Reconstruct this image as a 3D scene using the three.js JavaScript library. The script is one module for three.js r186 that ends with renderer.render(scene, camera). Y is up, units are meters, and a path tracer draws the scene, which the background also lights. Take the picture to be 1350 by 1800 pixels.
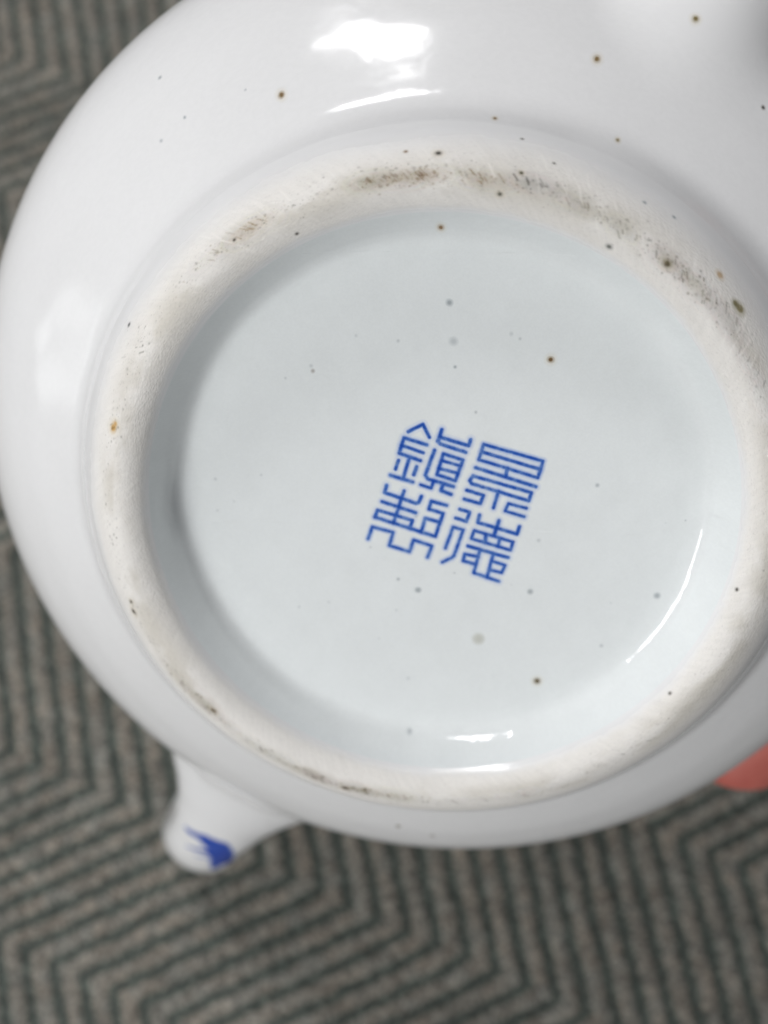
import * as THREE from 'three';
import { MarchingCubes } from 'three/addons/objects/MarchingCubes.js';
import { mergeVertices } from 'three/addons/utils/BufferGeometryUtils.js';
import { RectAreaLightUniformsLib } from 'three/addons/lights/RectAreaLightUniformsLib.js';
RectAreaLightUniformsLib.init();

// ---------------------------------------------------------------- camera, light, exposure
const scene = new THREE.Scene();
const camera = new THREE.PerspectiveCamera(52, 0.75, 0.01, 20);
camera.position.set(0, 0.20767, 0.05565);
camera.up.set(0, 0, -1);
camera.lookAt(0, 0, 0);
camera.focus = 0.119;
camera.userData.fStop = 12;
const renderer = new THREE.WebGLRenderer({ antialias: true });
renderer.setSize(768, 1024);
renderer.toneMapping = THREE.LinearToneMapping;
renderer.toneMappingExposure = 1.14;
renderer.shadowMap.enabled = true;
scene.background = new THREE.Color().setRGB(0.185, 0.187, 0.192);      // the even light of the room

const MM = 0.001;
const { sin, cos, abs, min, max, sqrt, floor, exp, PI, hypot, round } = Math;
const clamp = (x, a = 0, b = 1) => min(b, max(a, x)), mix = (a, b, t) => a + (b - a) * t;
const smooth = (a, b, x) => { const t = clamp((x - a) / (b - a)); return t * t * (3 - 2 * t); };
const rad = (d) => d * PI / 180;

// ---------------------------------------------------------------- seeded noise
function rng(seed) { let s = seed | 0; return () => { s = (s + 0x6d2b79f5) | 0; let t = Math.imul(s ^ (s >>> 15), 1 | s); t = (t + Math.imul(t ^ (t >>> 7), 61 | t)) ^ t; return ((t ^ (t >>> 14)) >>> 0) / 4294967296; }; }
function hash(x, y, s) { let h = Math.imul(x, 374761393) + Math.imul(y, 668265263) + Math.imul(s, 974634777); h = Math.imul(h ^ (h >>> 13), 1274126177); return ((h ^ (h >>> 16)) >>> 0) / 4294967296; }
function noise(x, y, s = 0, wrap = 0) {
  const ix = floor(x), iy = floor(y), fx = x - ix, fy = y - iy, u = fx * fx * (3 - 2 * fx), v = fy * fy * (3 - 2 * fy);
  const w = (i) => (wrap ? ((i % wrap) + wrap) % wrap : i);
  return mix(mix(hash(w(ix), iy, s), hash(w(ix + 1), iy, s), u), mix(hash(w(ix), iy + 1, s), hash(w(ix + 1), iy + 1, s), u), v);
}
const fbm = (x, y, s = 0, wrap = 0, n = 4) => { let a = 0.5, t = 0, q = 0, f = 1; for (let i = 0; i < n; i++) { t += a * noise(x * f, y * f, s + i, wrap * f); q += a; a *= 0.5; f *= 2; } return t / q; };

// ---------------------------------------------------------------- textures
function canvas(w, h, fill) { const c = document.createElement('canvas'); c.width = w; c.height = h; const g = c.getContext('2d'); g.fillStyle = fill; g.fillRect(0, 0, w, h); return [c, g]; }
function perPixel(g, w, h, fn) {
  const im = g.getImageData(0, 0, w, h), d = im.data, px = [0, 0, 0];
  for (let y = 0; y < h; y++) for (let x = 0; x < w; x++) { const o = (y * w + x) * 4; px[0] = d[o]; px[1] = d[o + 1]; px[2] = d[o + 2]; fn(px, x, y); d[o] = clamp(px[0], 0, 255); d[o + 1] = clamp(px[1], 0, 255); d[o + 2] = clamp(px[2], 0, 255); }
  g.putImageData(im, 0, 0);
}
function tex(c, srgb = true, repeat = true) {
  const t = new THREE.CanvasTexture(c);
  if (srgb) t.colorSpace = THREE.SRGBColorSpace;
  t.wrapS = repeat ? THREE.RepeatWrapping : THREE.ClampToEdgeWrapping; t.wrapT = THREE.ClampToEdgeWrapping; t.anisotropy = 8;
  return t;
}
// an iron or dirt speck with a soft halo; sx, sy stretch it to the texture's own scale
function speck(g, x, y, r, sx, sy, rgb, a = 0.9, halo = 0.25) {
  g.save(); g.translate(x, y); g.scale(sx, sy);
  const q = g.createRadialGradient(0, 0, 0, 0, 0, r * 2.2);
  q.addColorStop(0, `rgba(${rgb},${a})`); q.addColorStop(0.3, `rgba(${rgb},${a * 0.9})`); q.addColorStop(0.5, `rgba(${rgb},${a * halo})`); q.addColorStop(1, `rgba(${rgb},0)`);
  g.fillStyle = q; g.rotate(x * 1.7 + y); g.beginPath(); g.ellipse(0, 0, r * 2.2, r * (1.5 + 0.7 * abs(sin(x * 3.1 + y * 1.3))), 0, 0, 2 * PI); g.fill();
  if (a > 0.85) { g.beginPath(); g.fillStyle = `rgba(${rgb},0.6)`; g.ellipse(r * 0.5, -r * 0.3, r * 0.55, r * 0.3, 0.6, 0, 2 * PI); g.fill(); const h = g.createRadialGradient(0, 0, r, 0, 0, r * 3.6); h.addColorStop(0, 'rgba(186,164,124,0.18)'); h.addColorStop(1, 'rgba(186,160,116,0)'); g.fillStyle = h; g.beginPath(); g.arc(0, 0, r * 3.6, 0, 2 * PI); g.fill(); }
  g.restore();
}
const GLAZE = '#e8e8e8';

// ---------------------------------------------------------------- names and labels
function tag(o, label, category, group, kind) {
  if (label) o.userData.label = label;
  if (category) o.userData.category = category;
  if (group) o.userData.group = group;
  if (kind) o.userData.kind = kind;
  return o;
}
function mesh(name, geometry, material, parent) {
  const m = new THREE.Mesh(geometry, material); m.name = name; m.castShadow = m.receiveShadow = true; (parent ?? scene).add(m); return m;
}
function gridGeometry(nu, nv, at, keep, flip) {           // at(i, j) -> { p, uv, n? } ; keep(i, j) drops quads
  const P = [], U = [], N = [], I = [];
  for (let j = 0; j <= nv; j++) for (let i = 0; i <= nu; i++) { const q = at(i, j); P.push(...q.p); U.push(...q.uv); if (q.n) N.push(...q.n); }
  for (let j = 0; j < nv; j++) for (let i = 0; i < nu; i++) { if (keep && !keep(i, j)) continue; const a = j * (nu + 1) + i, b = a + 1, c = a + nu + 1, d = c + 1; flip ? I.push(a, d, b, a, c, d) : I.push(a, b, d, a, d, c); }
  const g = new THREE.BufferGeometry();
  g.setAttribute('position', new THREE.Float32BufferAttribute(P, 3)); g.setAttribute('uv', new THREE.Float32BufferAttribute(U, 2)); g.setIndex(I);
  if (N.length) g.setAttribute('normal', new THREE.Float32BufferAttribute(N, 3)); else g.computeVertexNormals();
  return g;
}

// ---------------------------------------------------------------- the fabric below
const FAB = 0.54, FABY = -0.018, FS = (0.20767 - FABY) / 0.20767;   // metres a side, height, size of the weave
const BANDS = [[-260, 0], [-222, 1], [-185, 0], [-147, 1], [-110, 0], [-73, 1], [-38, 0], [3, 1], [40.1, 0], [78.4, 1], [111.5, 0], [149, 1], [186, 0], [223, 1], [260, 0], [297, 1], [400, 0]];
const bandPhase = [0];
for (let i = 0; i + 1 < BANDS.length; i++) bandPhase.push(bandPhase[i] + (BANDS[i + 1][0] - BANDS[i][0]) * (BANDS[i][1] ? 0.2083 : -0.0407));
const PH0 = (() => { const i = BANDS.findIndex((b) => b[0] === 40.1); return bandPhase[i] + (48.2 - 40.1) * -0.0407 + 0.1828 * 36.1; })();
function ribs(x, z) {                              // x, z in mm; 0 in the dark grooves, 1 on the pale ribs
  x /= FS; z = (z - 55.65) / FS + 55.65;
  x += 0.9 * (fbm(x / 14, z / 14, 61) - 0.5) + 0.55 * (noise(x / 1.9, z / 1.9, 62) - 0.5); z += 0.9 * (fbm(x / 14, z / 14, 63) - 0.5) + 0.55 * (noise(x / 1.9, z / 1.9, 64) - 0.5);
  const s = z - 0.4217 * x; let i = 0;
  while (i + 2 < BANDS.length && s > BANDS[i + 1][0]) i++;
  const f = bandPhase[i] + (s - BANDS[i][0]) * (BANDS[i][1] ? 0.2083 : -0.0407) + 0.1828 * x - PH0, t = f - floor(f), along = BANDS[i][1] ? x * 1.1 : z, d = abs(t - 0.5) * 2 + 0.07 * sin(along * 2 * PI / 1.25 + floor(f) * 2.1) + 0.16 * (noise(x / 0.9, z / 0.9, 66) - 0.5);   // d: 1 in a groove's middle
  return 1 - smooth(0.4, 0.82, d);
}
{
  const N = 2048, [c, g] = canvas(N, N, '#777'), k = FAB * 1000 / N;
  perPixel(g, N, N, (p, X, Y) => {
    const x = (X + 0.5 - N / 2) * k, z = (Y + 0.5 - N / 2) * k, r = ribs(x, z);
    const yarn = 0.68 + 0.64 * noise(x / 0.6, z / 0.6, 5), blot = 0.9 + 0.2 * fbm(x / 9, z / 9, 8), tint = noise(x / 2.6, z / 2.6, 9) - 0.5;
    const q = yarn * blot;
    p[0] = mix(68, 119 + 6 * tint, r) * q; p[1] = mix(75, 115 - 1 * tint, r) * q; p[2] = mix(70, 107 - 5 * tint, r) * q;
  });
  const n = 640, geo = gridGeometry(n, n, (i, j) => {
    const x = (i / n - 0.5) * FAB * 1000, z = (j / n - 0.5) * FAB * 1000;
    return { p: [x * MM, (0.5 * ribs(x, z) + 0.4 * noise(x / 1.3, z / 1.3, 3) - 0.9) * MM + FABY, z * MM], uv: [i / n, 1 - j / n] };
  });
  const idx = geo.index.array; for (let i = 0; i < idx.length; i += 3) { const t = idx[i + 1]; idx[i + 1] = idx[i + 2]; idx[i + 2] = t; }
  geo.computeVertexNormals();
  const fabric = mesh('chevron_fabric', geo, new THREE.MeshPhysicalMaterial({ map: tex(c), roughness: 1, sheen: 0.25, sheenRoughness: 0.6, sheenColor: new THREE.Color(0.5, 0.5, 0.48) }));
  tag(fabric, 'ribbed fabric of taupe and dark green chevron stripes lying under the teapot', 'fabric');
}

// ---------------------------------------------------------------- the teapot, upside down: its own y axis points away from the viewer
const pot = new THREE.Group(); pot.name = 'teapot'; scene.add(pot);
tag(pot, 'white porcelain teapot held upside down showing blue seal mark on its base', 'teapot');
{
  const X = new THREE.Vector3(0.99582, 0.07427, 0.05318), Y = new THREE.Vector3(0.09135, -0.80964, -0.57978), Z = X.clone().cross(Y).normalize();
  pot.matrixAutoUpdate = true; pot.quaternion.setFromRotationMatrix(new THREE.Matrix4().makeBasis(X, Y, Z)); pot.position.set(0.006825, 0.082717, 0.020996);
}
// local point from radius, angle in degrees and depth below the base plane (mm); depth grows towards the mouth
const loc = (r, a, d) => [r * cos(a) * MM, d * MM, -r * sin(a) * MM];
const EQ = 28.6, RA = 68.9, RB = 35.3, RT = 42;
function curve(points, n) {                          // centripetal spline through [radius, depth], evenly resampled
  const c = new THREE.CatmullRomCurve3(points.map(([x, y]) => new THREE.Vector3(x, y, 0)), false, 'centripetal'); c.arcLengthDivisions = 2000;
  return c.getSpacedPoints(n).map((p) => [p.x, p.y]);
}
const basePts = curve([[0, 0], [10, 0], [20, 0], [28, 0], [30.6, 0.02], [31.9, -0.18], [32.7, -0.7], [33.4, -1.6], [34.2, -3.0], [35.1, -4.9]], 170);
const footPts = curve([[35.1, -4.9], [36.0, -6.1], [37.2, -6.8], [38.5, -6.9], [40, -6.3], [41.6, -5.0], [43.1, -3.3], [44.3, -1.6]], 60);
const bodyCtl = [[44.3, -1.6], [44.9, -0.4], [45.7, 0.9], [46.9, 2.1], [48.7, 3.25], [51.4, 4.9], [54.2, 6.7]];
for (let a = 55; a <= 90; a += 5) bodyCtl.push([RA * sin(rad(a)), EQ - RB * cos(rad(a))]);
for (let a = 95; a <= 155; a += 5) bodyCtl.push([RA * sin(rad(a)), EQ - RT * cos(rad(a))]);
bodyCtl.push([27.2, 68.4], [26.2, 70], [25.2, 70.9], [24.0, 70.2], [23.6, 67.5]);
const outerPts = curve(bodyCtl, 230);
const innerPts = curve([[23.6, 67.5], [27, 64], [45, 57], [60, 43], [65, 29], [62, 18], [50, 8.5], [34, 5], [15, 4], [0, 4]], 50);
const lathe = (pts, n, uvOf) => gridGeometry(n, pts.length - 1, (i, j) => { const a = i / n * 2 * PI, [r, d] = pts[j]; return { p: loc(r, a, d), uv: uvOf(a, j / (pts.length - 1), r) }; });
function seam(g, nu, nv) {                            // even normals across the lathe's closing line
  const n = g.attributes.normal; for (let j = 0; j <= nv; j++) { const a = j * (nu + 1), b = a + nu, v = new THREE.Vector3(n.getX(a) + n.getX(b), n.getY(a) + n.getY(b), n.getZ(a) + n.getZ(b)).normalize(); n.setXYZ(a, v.x, v.y, v.z); n.setXYZ(b, v.x, v.y, v.z); } return g;
}
function profileNormals(g, pts, nu, all) {            // normals of a lathe from the whole profile, so that parts that meet share them
  const n = g.attributes.normal;
  pts.forEach((p, j) => {
    const k = all.findIndex((q) => hypot(q[0] - p[0], q[1] - p[1]) < 1e-6), a = all[max(0, k - 1)], b = all[min(all.length - 1, k + 1)];
    let tx = b[0] - a[0], ty = b[1] - a[1]; const l = hypot(tx, ty) || 1; tx /= l; ty /= l;
    for (let i = 0; i <= nu; i++) { const t = i / nu * 2 * PI; n.setXYZ(j * (nu + 1) + i, ty * cos(t), -tx, -ty * sin(t)); }
  });
  return g;
}
const whole = [...basePts, ...footPts.slice(1), ...outerPts.slice(1)];

// glaze undulation shared by the glazed parts
const [bumpC, bumpG] = canvas(1024, 1024, '#808080');
perPixel(bumpG, 1024, 1024, (p, x, y) => { p[0] = p[1] = p[2] = 128 + 200 * (fbm(x / 64, y / 64, 21, 16, 3) - 0.5) + 5 * (noise(x / 7, y / 7, 25) - 0.5); });
const glazeBump = tex(bumpC, false); glazeBump.wrapT = THREE.RepeatWrapping;
const glaze = (map, bump, extra = {}) => new THREE.MeshPhysicalMaterial({ map, roughness: 0.09, ior: 1.5, bumpMap: bump, bumpScale: 0.00006, ...extra });
function bumpRepeat(x, y) { const t = glazeBump.clone(); t.repeat.set(x, y); t.wrapS = t.wrapT = THREE.RepeatWrapping; return t; }

// ----- base: recessed floor with the seal mark, and the inner wall of the foot
const BN = 2048, BS = 74, [baseC, baseG] = canvas(BN, BN, '#e6eaea');
const MARK = [
  [[[-164,-141],[-136,-170],[-111,-144]],[[-111,-124],[-169,-123],[-168,-82],[-113,-81]],[[-168,-103],[-113,-102]],[[-141,-81],[-139,-24]],[[-164,-64],[-164,-40]],[[-117,-63],[-117,-41]],[[-171,-21],[-114,-22]],[[-89,-172],[-88,-153],[-15,-155],[-15,-171]],[[-87,-154],[-89,-141],[-80,-137],[-16,-137]],[[-89,-117],[-90,-50],[-81,-42],[-16,-44]],[[-66,-116],[-16,-116],[-16,-60],[-64,-60],[-66,-116]],[[-64,-98],[-17,-100]],[[-64,-77],[-17,-80]],[[-66,-40],[-66,-22],[-93,-22]],[[-42,-42],[-41,-24],[-15,-23]]],
  [[[18,-170],[167,-177],[170,-133],[20,-130],[18,-170]],[[21,-151],[168,-155]],[[92,-132],[96,-110]],[[19,-108],[173,-110]],[[20,-86],[169,-92],[170,-70],[24,-66],[17,-72],[20,-86]],[[92,-69],[95,-24]],[[18,-46],[61,-47],[61,-24],[20,-22]],[[171,-50],[126,-47],[125,-26],[174,-27]]],
  [[[-172,7],[-171,27],[-88,28],[-83,24],[-82,6]],[[-127,7],[-126,97]],[[-170,52],[-82,52]],[[-174,97],[-174,77],[-83,74],[-83,95]],[[-174,97],[-16,96],[-17,31],[-54,32],[-55,10],[-16,8]],[[-17,56],[-55,58],[-53,96]],[[-173,159],[-173,124],[-119,121],[-117,158],[-64,157],[-64,123],[-16,123],[-16,156]]],
  [[[18,7],[44,6],[44,32],[16,32]],[[18,117],[18,57],[44,56],[45,129],[42,136],[23,156]],[[69,5],[72,25],[173,22],[172,1]],[[119,3],[121,43]],[[70,48],[171,45],[173,68],[71,71],[70,48]],[[102,50],[106,70]],[[137,47],[140,68]],[[69,93],[174,89]],[[101,93],[107,157],[174,158]],[[103,112],[69,116],[71,135],[99,134]],[[136,94],[142,156]],[[142,111],[174,111],[173,133],[142,136]]],
];
{
  const [inkC, g] = canvas(BN, BN, '#000'), k = BN / BS, q = rng(31); g.clearRect(0, 0, BN, BN);
  g.save(); g.translate(BN / 2 + 1.785 * k, BN / 2 + 0.157 * k); g.rotate(rad(17.5)); g.scale(k / 20, k / 20); g.lineCap = 'round'; g.lineJoin = 'round';
  for (const [w, ink] of [[24, 'rgba(120,146,214,0.12)'], [15, 'rgba(84,120,206,0.22)'], [10.5, 'rgba(44,96,192,0.45)'], [7.8, 'rgba(24,78,174,0.78)'], [4.6, 'rgba(16,62,158,0.55)']]) {
    g.strokeStyle = ink;
    for (const sign of MARK) for (const s of sign) { g.lineWidth = w * (0.88 + 0.24 * q()); g.beginPath(); s.forEach(([x, y], i) => (i ? g.lineTo(x, y) : g.moveTo(x, y))); g.stroke(); }
  }
  for (const sign of MARK) for (const s of sign) for (const [x, y] of s) { if (q() < 0.55) continue; g.fillStyle = `rgba(24,62,160,${0.25 + 0.3 * q()})`; g.beginPath(); g.arc(x + q() - 0.5, y + q() - 0.5, 3 + 1.6 * q(), 0, 2 * PI); g.fill(); }
  g.restore();
  const x0 = BN / 2 - 260, im = g.getImageData(x0, x0, 640, 640), d = im.data;                                        // pooled and thin places
  for (let y = 0; y < 640; y++) for (let x = 0; x < 640; x++) d[(y * 640 + x) * 4 + 3] *= clamp(0.58 + 0.62 * fbm(x / 16, y / 16, 35, 0, 3) + 0.25 * (noise(x / 3, y / 3, 37) - 0.5));
  g.putImageData(im, x0, x0); baseG.drawImage(inkC, 0, 0);
}
const BROWN = '84,60,32', DARK = '44,40,34', GREY = '108,118,124';
for (const [u, v, rr, ink, a, halo] of [[0.6707, 0.7457, 9, BROWN, 1, 0.3], [0.6786, 0.1713, 10, '60,50,30', 1, 0.35], [0.5097, 0.8323, 9, GREY, 0.55, 0.5], [0.5173, 0.7718, 11, GREY, 0.28, 0.6], [0.5209, 0.7308, 5, GREY, 0.5, 0.4], [0.5731, 0.2494, 16, '150,148,128', 0.4, 0.8], [0.4665, 0.3388, 9, GREY, 0.55, 0.6], [0.6582, 0.3437, 8, GREY, 0.5, 0.6], [0.8711, 0.3451, 9, GREY, 0.5, 0.6],
  [0.2922, 0.7196, 6, '120,112,104', 0.5, 0.5], [0.432, 0.3578, 5, GREY, 0.45, 0.5], [0.7577, 0.5392, 6, GREY, 0.4, 0.5], [0.4948, 0.9477, 8, '110,76,40', 0.95, 0.3], [0.4547, 0.0608, 8, GREY, 0.35, 0.5]]) speck(baseG, u * BN, (1 - v) * BN, rr * 0.8, 1, 1, ink, a, halo);
{ const q = rng(77); for (let i = 0; i < 30; i++) { const a = q() * 2 * PI, d = sqrt(q()) * 0.42; speck(baseG, (0.5 + d * cos(a)) * BN, (0.5 + d * sin(a)) * BN, 2 + 3 * q(), 1, 1, GREY, 0.1 + 0.22 * q(), 0.5); } }
perPixel(baseG, BN, BN, (p, x, y) => { const n = 1 + 0.022 * (fbm(x / 90, y / 90, 31) - 0.5) + 0.014 * (noise(x / 5, y / 5, 33) - 0.5); p[0] *= n; p[1] *= n; p[2] *= n; });
{
  const nu = 512, g = lathe(basePts, nu, (a, v, r) => [0.5 + r * cos(a) / BS, 0.5 - r * sin(a) / BS]), P = g.attributes.position, N = g.attributes.normal;
  basePts.forEach(([r], j) => { const b = smooth(30.8, 32.6, r) * (1 - smooth(33.2, 34.9, r)); for (let i = 0; i <= nu; i++) { const t = i / nu * 2 * PI, w = 0.22 * (fbm(t * 2.2, 3, 61) - 0.5) + 0.75 * exp(-(((t - rad(178)) / 0.13) ** 2)), q = r + b * w; const p = loc(q, i % nu ? t : 0, basePts[j][1]); P.setXYZ(j * (nu + 1) + i, ...p); } });
  g.computeVertexNormals(); seam(g, nu, basePts.length - 1);
  { const rim = profileNormals(g.clone(), basePts, nu, whole).attributes.normal, j = basePts.length - 1; for (let i = 0; i <= nu; i++) { const k = j * (nu + 1) + i; N.setXYZ(k, rim.getX(k), rim.getY(k), rim.getZ(k)); } }
  mesh('base', g, glaze(tex(baseC, true, false), bumpRepeat(2.2, 2.2), { bumpScale: 0.0001 }), pot);
}

// ----- foot ring: bare, wiped, dirty rim
const FW = 2048, FH = 256, [footC, footG] = canvas(FW, FH, '#e0ddd7'), [footRC, footRG] = canvas(FW, FH, '#d0d0d0'), [footBC, footBG] = canvas(FW, FH, '#808080');
const footEdge = (x, y) => { const v = y / FH, n = 0.10 * (fbm(x / 60, y / 200, 41, 0) - 0.5) + 0.02 * (noise(x / 5, y / 40, 43) - 0.5); return smooth(0.0, 0.14, v + n) * (1 - smooth(0.52, 0.9, v + n)); };
const hair = (x, y, s) => 0.6 * noise((x + y * 0.3) / 2.2, y / 45, s) + 0.4 * noise((x + y * 0.5) / 4.5, y / 26, s + 1) - 0.5;
perPixel(footG, FW, FH, (p, x, y) => {
  const e = footEdge(x, y), v = y / FH, smudge = exp(-(((v - 0.36) / 0.15) ** 2)) * smooth(0.4, 0.7, fbm(x / 50, y / 60, 47, 0)), grit = smooth(0.7, 0.95, noise(x / 1.6, y / 1.6, 55));
  const q = 1 + 0.035 * hair(x, y, 45) * e + 0.03 * (fbm(x / 40, y / 40, 48) - 0.5) - 0.09 * smudge - 0.05 * grit * e;
  p[0] = mix(232, 232, e) * q; p[1] = mix(232, 229, e) * q * (1 - 0.008 * smudge); p[2] = mix(232, 224, e) * q * (1 - 0.03 * smudge);
});
perPixel(footRG, FW, FH, (p, x, y) => { const e = footEdge(x, y); p[0] = p[1] = p[2] = 255 * mix(0.12, 0.78 + 0.2 * noise(x / 9, y / 30, 49), e); });
perPixel(footBG, FW, FH, (p, x, y) => { const e = footEdge(x, y), v = y / FH; p[0] = p[1] = p[2] = 128 + e * (60 * hair(x, y, 51) + 90 * (noise(x / 2.2, y / 2.6, 53) - 0.5)) + 70 * exp(-(((v - 0.03) / 0.05) ** 2)) * (fbm(x / 14, y / 14, 57) - 0.5); });
{ // specks and dirt: circumference 240 mm over FW, arc 14 mm over FH
  const dot = (u, v, mm, ink, a, halo = 0.3) => { for (const w of [-1, 0, 1]) speck(footG, (u + w) * FW, (1 - v) * FH, mm * 0.72, FW / 250, FH / 15.5, ink, a, halo); };
  for (const [u, v, mm, ink, a] of [[0.7476, 0.4148, 0.36, '34,36,38', 1], [0.7343, 0.3777, 0.26, '110,84,60', 0.8], [0.7824, 0.5245, 0.26, '44,50,34', 0.95], [0.7753, 0.7354, 0.3, '52,56,56', 0.9], [0.8307, 0.8426, 0.42, '70,74,70', 0.75], [0.6788, 0.8398, 0.26, DARK, 0.8], [0.6525, 0.5915, 0.24, DARK, 0.8], [0.5881, 0.2764, 0.3, '60,62,62', 0.85], [0.4453, 0.4986, 0.42, '36,36,36', 0.95], [0.4509, 0.5333, 0.28, DARK, 0.9], [0.5428, 0.5658, 0.6, '196,148,78', 1],
    [0.545, 0.58, 0.35, '206,160,96', 0.9], [0.3788, 0.601, 0.45, '66,54,40', 0.9], [0.2966, 0.5623, 0.5, '44,38,32', 0.95], [0.286, 0.6398, 0.32, '66,56,44', 0.9], [0.0328, 0.8618, 0.3, DARK, 0.8], [0.1021, 0.8571, 0.28, DARK, 0.7], [0.8935, 0.4341, 0.75, '110,100,62', 0.85], [0.8905, 0.445, 0.55, '96,88,52', 0.8], [0.8773, 0.3828, 0.6, '168,128,80', 0.6], [0.8562, 0.6659, 0.5, '78,70,48', 0.95],
    [0.7801, 0.1555, 0.22, DARK, 0.6], [0.7945, 0.3451, 0.22, DARK, 0.6], [0.8344, 0.3174, 0.26, GREY, 0.6], [0.8479, 0.2565, 0.26, GREY, 0.6]]) dot(u, v, mm, ink, a);
  const q = rng(5), gauss = () => (q() + q() + q() - 1.5) / 1.5;
  // grime worked into the rim where it stands: [around, span, line, spread, count, size, strength, ink]
  for (const [u0, du, v0, dv, n, mm, a, ink] of [[0.7185, 0.006, 0.615, 0.05, 40, 0.16, 0.75, '86,66,40'], [0.731, 0.009, 0.64, 0.055, 70, 0.16, 0.8, '80,62,38'], [0.7425, 0.008, 0.63, 0.06, 70, 0.19, 0.8, '92,68,38'], [0.766, 0.013, 0.635, 0.06, 70, 0.15, 0.7, '100,78,50'], [0.79, 0.01, 0.6, 0.05, 45, 0.14, 0.7, DARK], [0.81, 0.012, 0.64, 0.07, 60, 0.16, 0.65, '92,80,64'], [0.83, 0.012, 0.66, 0.09, 50, 0.15, 0.55, '70,64,54'],
    [0.856, 0.012, 0.66, 0.09, 60, 0.17, 0.7, '64,58,48'], [0.873, 0.012, 0.63, 0.09, 80, 0.18, 0.75, '66,62,46'], [0.893, 0.012, 0.6, 0.09, 40, 0.17, 0.6, DARK], [0.92, 0.02, 0.62, 0.1, 40, 0.16, 0.5, DARK], [0.662, 0.012, 0.59, 0.05, 46, 0.17, 0.7, '112,88,54'], [0.64, 0.014, 0.58, 0.07, 40, 0.15, 0.55, '104,90,66'], [0.585, 0.012, 0.5, 0.14, 26, 0.13, 0.6, DARK], [0.545, 0.01, 0.58, 0.07, 16, 0.15, 0.7, DARK],
    [0.447, 0.01, 0.52, 0.06, 14, 0.14, 0.6, DARK], [0.4, 0.02, 0.52, 0.07, 50, 0.15, 0.6, '80,70,54'], [0.378, 0.012, 0.58, 0.06, 40, 0.17, 0.7, '70,60,44'], [0.34, 0.02, 0.57, 0.06, 46, 0.17, 0.7, '74,64,48'], [0.312, 0.012, 0.58, 0.04, 40, 0.18, 0.75, '64,52,38'], [0.29, 0.008, 0.6, 0.045, 60, 0.2, 0.8, '72,56,36'], [0.27, 0.012, 0.63, 0.04, 36, 0.18, 0.7, '84,66,42'], [0.21, 0.03, 0.63, 0.05, 46, 0.15, 0.55, '78,68,52'], [0.14, 0.04, 0.7, 0.1, 30, 0.14, 0.5, DARK],
    [0.75, 0.14, 0.58, 0.1, 520, 0.15, 0.6, DARK], [0.35, 0.16, 0.52, 0.09, 460, 0.16, 0.65, DARK], [0.1, 0.1, 0.6, 0.1, 160, 0.14, 0.5, DARK]])
    {
      if (n < 130) for (let i = 0; i < n * 0.16; i++) { const x = (u0 + gauss() * du * 1.5) * FW, y = (1 - v0 - gauss() * dv * 1.2) * FH, l = 5 + 16 * q() * q(), k = 0.25 + 0.2 * q(); footG.strokeStyle = `rgba(${ink},${a * (0.1 + 0.45 * q())})`; footG.lineWidth = 0.8 + 1.6 * q(); footG.lineCap = 'round'; footG.beginPath(); footG.moveTo(x, y); footG.lineTo(x - l * k, y + l); footG.stroke(); }
      if (n > 30 && n < 130) for (let i = 0; i < 7; i++) speck(footG, (u0 + gauss() * du * 1.2) * FW, (1 - v0 - gauss() * dv * 0.7) * FH, 0.8 + 0.8 * q(), FW / 250 * (0.8 + q()), FH / 22, ink, 0.045 * a, 0.6);
      for (let i = 0; i < n; i++) dot(u0 + gauss() * du * 2.1, v0 + gauss() * dv * 1.9, mm * (0.35 + 1.3 * q() * q()), ink, a * (0.1 + 0.6 * q() * q()));
    }
  for (let i = 0; i < 60; i++) { const u = 0.62 + 0.3 * q(), v = 0.42 + 0.36 * q(); footG.strokeStyle = `rgba(248,246,240,${0.1 + 0.25 * q()})`; footG.lineWidth = 0.8 + 1.4 * q(); footG.beginPath(); footG.moveTo(u * FW, (1 - v) * FH); footG.lineTo(u * FW - 5 - 4 * q(), (1 - v) * FH + 18 + 26 * q()); footG.stroke(); }
}
{
  const nu = 512, g = lathe(footPts, nu, (a, v) => [a / (2 * PI), 1 - v]);
  mesh('foot_ring', profileNormals(g, footPts, nu, whole), new THREE.MeshPhysicalMaterial({ map: tex(footC), roughness: 1, roughnessMap: tex(footRC, false), bumpMap: tex(footBC, false), bumpScale: 0.00010 }), pot);
}

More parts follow.
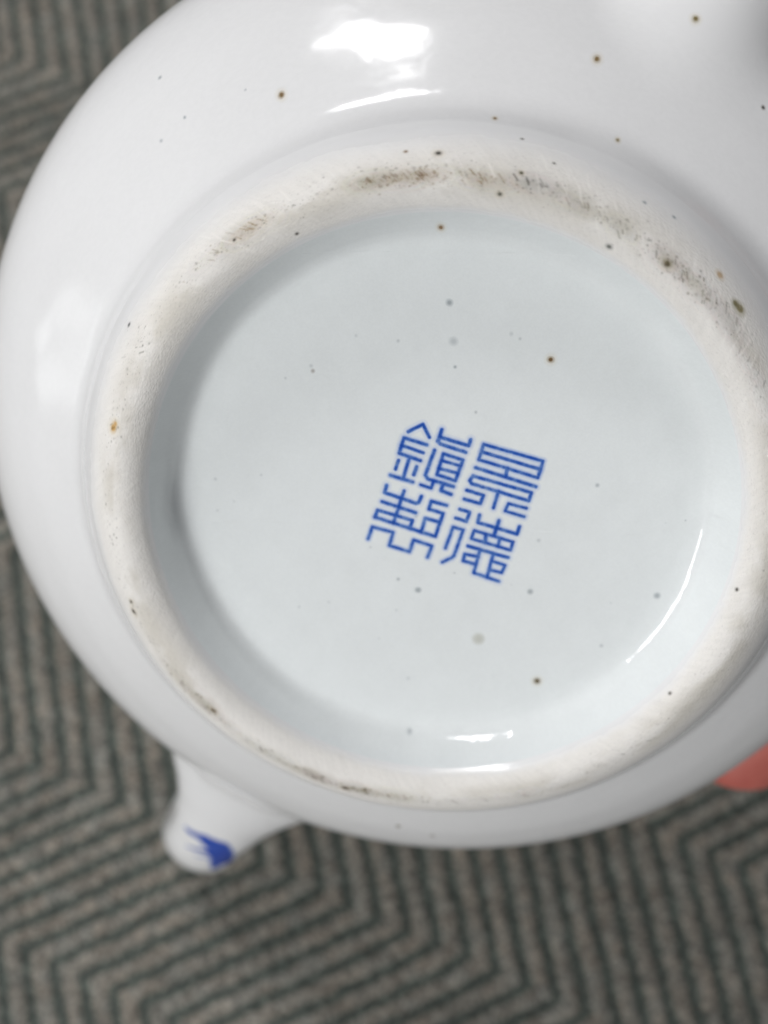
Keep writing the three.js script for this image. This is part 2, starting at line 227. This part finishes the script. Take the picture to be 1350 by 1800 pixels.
// ----- body with spout and handle grown out of it
const V = (x, y, z) => new THREE.Vector3(x, y, z);
function chain(points, n) {                            // points: [along radius, depth, half width, half thickness, sideways]
  const c = new THREE.CatmullRomCurve3(points.map((p) => V(p[0], p[1], p[4] ?? 0)), false, 'centripetal'), w = new THREE.CatmullRomCurve3(points.map((p) => V(p[2], p[3], 0)), false, 'centripetal'), out = [];
  for (let i = 0; i <= n; i++) { const t = i / n, p = c.getPoint(t), q = w.getPoint(t), d = c.getTangent(t); out.push({ p, a: q.x, b: q.y, d }); }
  return out;
}
const limbs = {
  handle: { turn: rad(118.4), k: 5, c: chain([[52, 29, 20, 10], [62, 30, 17, 9], [69.5, 30.5, 13, 8.2], [77, 31.5, 9.8, 7.2], [86, 33.5, 7.6, 6.2], [94, 37.5, 7.2, 5.6], [99, 44.5, 7.6, 5.4], [99.5, 53, 7.4, 5.2], [94, 62, 6.6, 5.2], [79, 68, 7, 5.4], [62, 68, 9, 6], [48, 62, 10, 7]], 150) },
  spout: { turn: rad(-63), k: 6, c: chain([[46, 23, 9, 9], [54, 21.5, 9.8, 9.8], [62, 19.5, 10.2, 10.2], [72, 20, 10, 10], [83, 28, 9.3, 9.3], [92, 42, 8, 8], [100, 56, 6.4, 6.4]], 110) },
};
for (const l of Object.values(limbs)) { l.co = cos(l.turn); l.si = sin(l.turn); }
const toLimb = (l, p) => V(p.x * l.co - p.z * l.si, p.y, -(p.z * l.co + p.x * l.si) * 1);   // local mm -> along, depth, sideways
const fromLimb = (l, q) => V(q.x * l.co - q.z * l.si, q.y, -(q.x * l.si + q.z * l.co));
function limbDist(l, p) {
  const x = p.x * l.co - p.z * l.si, z = -p.z * l.co - p.x * l.si, y = p.y; let best = 1e9;   // x along the limb's azimuth, z sideways
  for (const s of l.c) {
    const dx = x - s.p.x, dy = y - s.p.y, dz = z - s.p.z, f = s.b / s.a, nx = -s.d.y, ny = s.d.x, across = dx * nx + dy * ny, along = dx * s.d.x + dy * s.d.y;
    const q = sqrt(along * along + across * across / (f * f) * 1 + dz * dz) - s.a; const d = q * (across * across > dz * dz ? f : 1);
    if (d < best) best = d;
  }
  return best;
}
function bodyDist(p) {
  const y = p.y - EQ, b = y < 0 ? RB : RT, r2 = p.x * p.x + p.z * p.z, k0 = sqrt(r2 / (RA * RA) + y * y / (b * b)), k1 = sqrt(r2 / RA ** 4 + y * y / b ** 4);
  return k0 * (k0 - 1) / k1;
}
const smin = (a, b, k) => { const h = max(k - abs(a - b), 0) / k; return min(a, b) - h * h * k * 0.25; };
const blend = (l, p) => smin(bodyDist(p), limbDist(l, p), l.k);
function blendNormal(l, p) { const e = 0.15, q = V(0, 0, 0), n = V(0, 0, 0); for (const c of ['x', 'y', 'z']) { q.copy(p); q[c] += e; const a = blend(l, q); q[c] -= 2 * e; n[c] = a - blend(l, q); } return n.normalize(); }
const BW = 2048, BH = 1024, [bodyC, bodyG] = canvas(BW, BH, GLAZE);
for (const [u, v, mm, ink, a, halo] of [[0.689, 0.9183, 0.62, '96,74,44', 1, 0.35], [0.7685, 0.9902, 0.45, '112,88,56', 0.95, 0.3], [0.7994, 0.891, 0.6, '104,82,46', 1, 0.3], [0.8161, 0.9673, 0.42, '120,108,78', 0.9, 0.35], [0.6515, 0.8098, 0.36, GREY, 0.7, 0.35], [0.6535, 0.8792, 0.32, GREY, 0.6, 0.4], [0.2659, 0.8887, 0.6, '96,86,68', 0.85, 0.4], [0.2509, 0.8616, 0.55, '104,90,80', 0.65, 0.5], [0.8554, 0.8381, 0.4, DARK, 0.8, 0.3]])
  speck(bodyG, u * BW, (1 - v) * BH, mm * 0.52, BW / 400, BH / 112, ink, a, halo);
{ const q = rng(9); for (let i = 0; i < 9; i++) speck(bodyG, q() * BW, q() * 0.32 * BH, 0.12 + 0.14 * q(), BW / 400, BH / 112, GREY, 0.12 + 0.3 * q(), 0.4); }
perPixel(bodyG, BW, BH, (p, x, y) => { const n = 1 + 0.02 * (fbm(x / 128, y / 128, 71, 16) - 0.5) + 0.01 * (noise(x / 3, y / 3, 73) - 0.5); p[0] *= n; p[1] *= n; p[2] *= n; });
{
  const nu = 640, np = outerPts.length - 1, pts = [...outerPts, ...innerPts.slice(1)], nv = pts.length - 1;
  const g = lathe(pts, nu, (a, v) => [a / (2 * PI), 0]); profileNormals(g, outerPts, nu, [...footPts.slice(-3), ...outerPts.slice(1), innerPts[1]]);
  const P = g.attributes.position, N = g.attributes.normal, U = g.attributes.uv, drop = new Uint8Array(P.count), p = V(0, 0, 0), n = V(0, 0, 0);
  for (let j = 0; j <= nv; j++) for (let i = 0; i <= nu; i++) {
    const k = j * (nu + 1) + i; U.setXY(k, i / nu, 1 - min(1, j / np));
    if (j < 6 || j > np) continue;
    for (const l of Object.values(limbs)) {
      p.set(P.getX(k) * 1000, P.getY(k) * 1000, P.getZ(k) * 1000);
      const q = toLimb(l, p); if (q.x < 20 || abs(q.z) > 42) continue;
      n.set(N.getX(k), N.getY(k), N.getZ(k));
      if (limbDist(l, p) - bodyDist(p) > l.k + 1) continue;
      let moved = 0; const b0 = bodyDist(p);
      for (let it = 0; it < 14; it++) { const f = smin(bodyDist(p) - b0, limbDist(l, p), l.k); if (f > -0.003 || moved > 16) break; const st = min(-f * 0.9 + 0.004, 2); p.addScaledVector(n, st); moved += st; }
      if (moved > 0.0001) {
        const b = bodyDist(p) - b0, t = limbDist(l, p), h = max(l.k - abs(b - t), 0) / l.k, w = b < t ? h / 2 : 1 - h / 2, e = 0.1, m = V(0, 0, 0), q2 = V(0, 0, 0);
        for (const c of ['x', 'y', 'z']) { q2.copy(p); q2[c] += e; const f1 = limbDist(l, q2); q2[c] -= 2 * e; m[c] = f1 - limbDist(l, q2); }
        m.normalize().multiplyScalar(w).addScaledVector(n, 1 - w).normalize(); N.setXYZ(k, m.x, m.y, m.z); P.setXYZ(k, p.x * MM, p.y * MM, p.z * MM);
      }
      if (limbDist(l, p) < bodyDist(p) - b0 - 0.5) drop[k] = 1;
    }
  }
  const I = g.index.array, keep = [];
  for (let i = 0; i < I.length; i += 3) if (!(drop[I[i]] && drop[I[i + 1]] && drop[I[i + 2]])) keep.push(I[i], I[i + 1], I[i + 2]);
  g.setIndex(keep);
  mesh('body', g, glaze(tex(bodyC), bumpRepeat(6, 2), { roughness: 0.13 }), pot);
}
const HW = 512, HH = 1024, [handleC, handleG] = canvas(HW, HH, GLAZE), [spoutC, spoutG] = canvas(512, 512, GLAZE);
{ // loose cobalt brush strokes where the handle turns
  const g = handleG, X = (u) => u * HW, Y = (v) => (1 - v) * HH;
  const q = rng(63), stroke = (pts, w, a) => {                                       // a brush: hairs side by side, each with its own load of colour
    for (let h = -4; h <= 4; h++) { const off = h / 4, load = (0.25 + 0.75 * q()) * (1 - 0.45 * off * off), n0 = q() * 40, t0 = 0.12 * q(), t1 = 1 - 0.16 * q();
      for (let i = 0; i + 1 < pts.length; i++) for (let t = 0; t <= 1; t += 0.03) { const along = (i + t) / (pts.length - 1); if (along < t0 || along > t1) continue;
        const x = mix(pts[i][0], pts[i + 1][0], t), y = mix(pts[i][1], pts[i + 1][1], t), wd = mix(pts[i][2], pts[i + 1][2], t) * w * 0.62;
        g.fillStyle = `rgba(36,70,170,${clamp(0.34 * a * load * (0.5 + noise(along * 14 + n0, h, 39)))})`; g.beginPath(); g.ellipse(X(x) + off * wd * 0.7, Y(y) + off * wd * 0.8, wd * 0.3 + 0.5, wd * 0.26 + 0.5, 0, 0, 2 * PI); g.fill(); } } };
  stroke([[0.395, 0.336, 0.2], [0.43, 0.335, 0.6], [0.47, 0.326, 0.9], [0.53, 0.33, 1.5], [0.585, 0.362, 1.6], [0.62, 0.39, 1.1], [0.65, 0.392, 0.5]], 17, 0.95);
  stroke([[0.434, 0.379, 0.2], [0.47, 0.366, 0.7], [0.52, 0.352, 1.2], [0.57, 0.36, 1.3]], 13, 0.85);
  stroke([[0.55, 0.35, 1.2], [0.585, 0.395, 1.2], [0.6, 0.418, 0.6]], 17, 0.9);
  stroke([[0.48, 0.386, 0.3], [0.53, 0.375, 0.9], [0.57, 0.37, 0.8]], 9, 0.35);
}
speck(spoutG, 0.512 * 512, (1 - 0.336) * 512, 0.24, 8, 6.8, '92,80,44', 1, 0.3);
for (const [name, c] of [['handle', handleC], ['spout', spoutC]]) {
  const l = limbs[name], nu = 96, nv = l.c.length - 1, drop = [];
  const g = gridGeometry(nu, nv, (i, j) => {
    const s = l.c[j], a = i / nu * 2 * PI, n3 = V(-s.d.y * cos(a) * s.b, s.d.x * cos(a) * s.b, sin(a) * s.a), q = V(s.p.x, s.p.y, s.p.z).add(n3), p = fromLimb(l, q), dir = fromLimb(l, n3).normalize();
    for (let it = 0; it < 10; it++) { const f = blend(l, p); if (abs(f) < 0.003) break; p.addScaledVector(dir, clamp(-f * 0.9, -0.6, 2)); }
    const over = limbDist(l, p) - bodyDist(p), m = blendNormal(l, p); drop.push(over > 0.6);
    if (over > 0) p.addScaledVector(m, -0.08 * clamp(over / 0.5));
    return { p: [p.x * MM, p.y * MM, p.z * MM], uv: [i / nu, j / nv], n: [m.x, m.y, m.z] };
  }, null, true);
  const I = g.index.array, keep = [];
  for (let i = 0; i < I.length; i += 3) if (!(drop[I[i]] && drop[I[i + 1]] && drop[I[i + 2]])) keep.push(I[i], I[i + 1], I[i + 2]);
  g.setIndex(keep);
  mesh(name, g, glaze(tex(c), bumpRepeat(1, 2)), pot);
}

// ---------------------------------------------------------------- the hand that holds it
{
  const at = (r, a, d) => V(r * cos(rad(a)), d, -r * sin(rad(a)));
  const bones = [], tips = [];
  const bone = (a, b, ra, rb) => bones.push([a, b, ra, rb]);
  const wrist = V(120, 96, 74), elbow = V(166, 138, 128);
  for (const [d, R, tip, s, w] of [[37, 77, 48.5, 1, 8.2], [51, 70, 40, 1.04, 8.3], [64, 64, 27, 0.98, 7.9], [75, 58, 12, 0.8, 7]]) {   // index, middle, ring, little: curled round the pot
    const deg = (l) => l * s / R * 180 / PI, T = at(R - 0.5, tip, d), D = at(R + 0.5, tip - deg(23), d + 0.5), P = at(R + 2.5, tip - deg(23) - deg(27), d + 0.5), K = at(91, -17 - d * 0.06, d * 0.92 + 4);
    bone(T, D, w * 0.93, w); bone(D, P, w, w * 1.1); bone(P, K, w * 1.1, w * 1.28); bone(K, wrist.clone().lerp(K, 0.12), w * 1.35, 15); tips.push([T, D, w]);
  }
  const C = at(112, -20, 72), K = at(106, -33, 58), I = at(92, -40, 48), T = at(79, -41, 40);                                               // thumb on the near side
  bone(wrist, C, 17, 16); bone(C, K, 15, 12.5); bone(K, I, 11.5, 10); bone(I, T, 10, 8.8); tips.push([T, I, 9]); bone(wrist, elbow, 19, 25);
  const h = V(0, 0, 0), g = V(0, 0, 0);
  const field = (p) => {
    let f = 1e9;
    for (const [a, b, ra, rb] of bones) { g.subVectors(b, a); h.subVectors(p, a); const t = clamp(h.dot(g) / g.lengthSq()), d = h.addScaledVector(g, -t).length() - mix(ra, rb, t); f = smin(f, d, 4.5); }
    return max(f, 0.5 - bodyDist(p));                                                                                                  // pads flatten where they press on the pot
  };
  const res = 132, half = 128, mid = V(92, 48, 66), mc = new MarchingCubes(res, new THREE.MeshStandardMaterial(), false, false, 200000), p = V(0, 0, 0);
  for (let k = 0; k < res; k++) for (let j = 0; j < res; j++) for (let i = 0; i < res; i++) { p.set((i / (res / 2) - 1) * half + mid.x, (j / (res / 2) - 1) * half + mid.y, (k / (res / 2) - 1) * half + mid.z); mc.field[k * res * res + j * res + i] = -field(p); }
  mc.isolation = 0; mc.update();
  let geo = new THREE.BufferGeometry(); geo.setAttribute('position', new THREE.BufferAttribute(mc.positionArray.slice(0, mc.count * 3), 3)); geo = mergeVertices(geo, 1e-5);
  const A = geo.attributes.position, nn = new Float32Array(A.count * 3), uv = new Float32Array(A.count * 2), n = V(0, 0, 0), q = V(0, 0, 0);
  for (let i = 0; i < A.count; i++) {
    p.set(A.getX(i) * half + mid.x, A.getY(i) * half + mid.y, A.getZ(i) * half + mid.z);
    for (let it = 0; it < 2; it++) { const f = field(p); for (const c of ['x', 'y', 'z']) { q.copy(p); q[c] += 0.2; const a = field(q); q[c] -= 0.4; n[c] = a - field(q); } n.normalize(); p.addScaledVector(n, clamp(-f, -1, 1)); }
    A.setXYZ(i, p.x * MM, p.y * MM, p.z * MM); n.toArray(nn, i * 3); uv[i * 2] = (p.x + p.y * 0.6) / 60; uv[i * 2 + 1] = (p.z - p.y * 0.5) / 60;
  }
  geo.setAttribute('normal', new THREE.BufferAttribute(nn, 3)); geo.setAttribute('uv', new THREE.BufferAttribute(uv, 2));
  const [c, cg] = canvas(512, 512, '#b25f54'); perPixel(cg, 512, 512, (px, x, y) => { const f = fbm(x / 32, y / 32, 91, 16), e = noise(x / 3, y / 3, 93); px[0] *= 0.94 + 0.12 * f; px[1] *= 0.86 + 0.2 * f + 0.06 * e; px[2] *= 0.86 + 0.2 * f + 0.06 * e; });
  const t = tex(c); t.wrapT = THREE.RepeatWrapping;
  const hand = mesh('hand', geo, new THREE.MeshPhysicalMaterial({ map: t, roughness: 0.55, sheen: 0.2, sheenColor: new THREE.Color(0.8, 0.3, 0.25) }));
  hand.position.copy(pot.position); hand.quaternion.copy(pot.quaternion);
  tag(hand, 'bare hand with reddish fingertip gripping the teapot from behind its lower right edge', 'hand');
  const nail = new THREE.MeshPhysicalMaterial({ color: new THREE.Color(0.72, 0.42, 0.36), roughness: 0.3 });
  for (const [a, b, w] of tips) {
    const d = a.clone().sub(b).normalize(), e = 0.5, o = V(0, 0, 0); for (const k of ['x', 'y', 'z']) { q.copy(a); q[k] += e; const v = bodyDist(q); q[k] -= 2 * e; o[k] = v - bodyDist(q); } o.addScaledVector(d, -o.dot(d)).normalize();
    const m = mesh('fingernail', new THREE.SphereGeometry(1, 24, 16), nail, hand), s = d.clone().cross(o);
    m.quaternion.setFromRotationMatrix(new THREE.Matrix4().makeBasis(s, o, d)); m.scale.set(w * 0.66 * MM, w * 0.16 * MM, w * 0.85 * MM); m.position.copy(a.clone().addScaledVector(o, w * 0.84).addScaledVector(d, w * 0.1)).multiplyScalar(MM);
  }
}

// ---------------------------------------------------------------- the two windows that light it
function windowAt(label, dir, dist, w, h, tilt, rows, cols, rgb, strength) {
  const o = new THREE.Group(); o.name = 'window'; scene.add(o); tag(o, label, 'window');
  o.position.set(...dir).normalize().multiplyScalar(dist); o.position.y += 0.08; o.lookAt(0, 0.08, 0); o.rotateZ(rad(tilt));
  const wood = new THREE.MeshStandardMaterial({ color: new THREE.Color(0.75, 0.75, 0.73), roughness: 0.5 }), bar = 0.035, glow = new THREE.MeshStandardMaterial({ color: 0x111111, emissive: new THREE.Color(...rgb), emissiveIntensity: strength * 0.25, roughness: 0.4 });
  const box = (x, y, bw, bh, n) => { const m = mesh(n, new THREE.BoxGeometry(bw, bh, 0.04), wood, o); m.position.set(x, y, 0); };
  for (let i = 0; i <= cols; i++) box(-w / 2 + i * w / cols, 0, bar, h - bar, 'frame');
  for (let j = 0; j <= rows; j++) box(0, -h / 2 + j * h / rows, w + bar, bar - 0.002, 'frame');
  for (let i = 0; i < cols; i++) for (let j = 0; j < rows; j++) {
    const pw = w / cols - bar, ph = h / rows - bar, x = -w / 2 + (i + 0.5) * w / cols, y = -h / 2 + (j + 0.5) * h / rows;
    const pane = mesh('pane', new THREE.BoxGeometry(pw, ph, 0.006), glow, o); pane.position.set(x, y, -0.01); pane.castShadow = false;
    const light = new THREE.RectAreaLight(new THREE.Color(...rgb), strength, pw, ph); light.name = 'window_light'; light.position.set(x, y, -0.002); light.rotation.y = PI; o.add(light);
  }
}
windowAt('tall daylight window high behind the top of the photo', [-0.26, 0.76, -0.60], 1.1, 0.34, 0.17, 50, 1, 1, [1, 0.99, 1], 24);
windowAt('wide daylight window to the left of the teapot', [-0.99, 0.06, 0.0], 1.2, 0.30, 0.40, 0, 2, 2, [0.97, 0.99, 1], 1.3);
windowAt('small bright window high on the left of the teapot', [-0.60, 0.57, 0.55], 1.1, 0.34, 0.34, 0, 2, 1, [1, 1, 1], 20);
renderer.render(scene, camera);
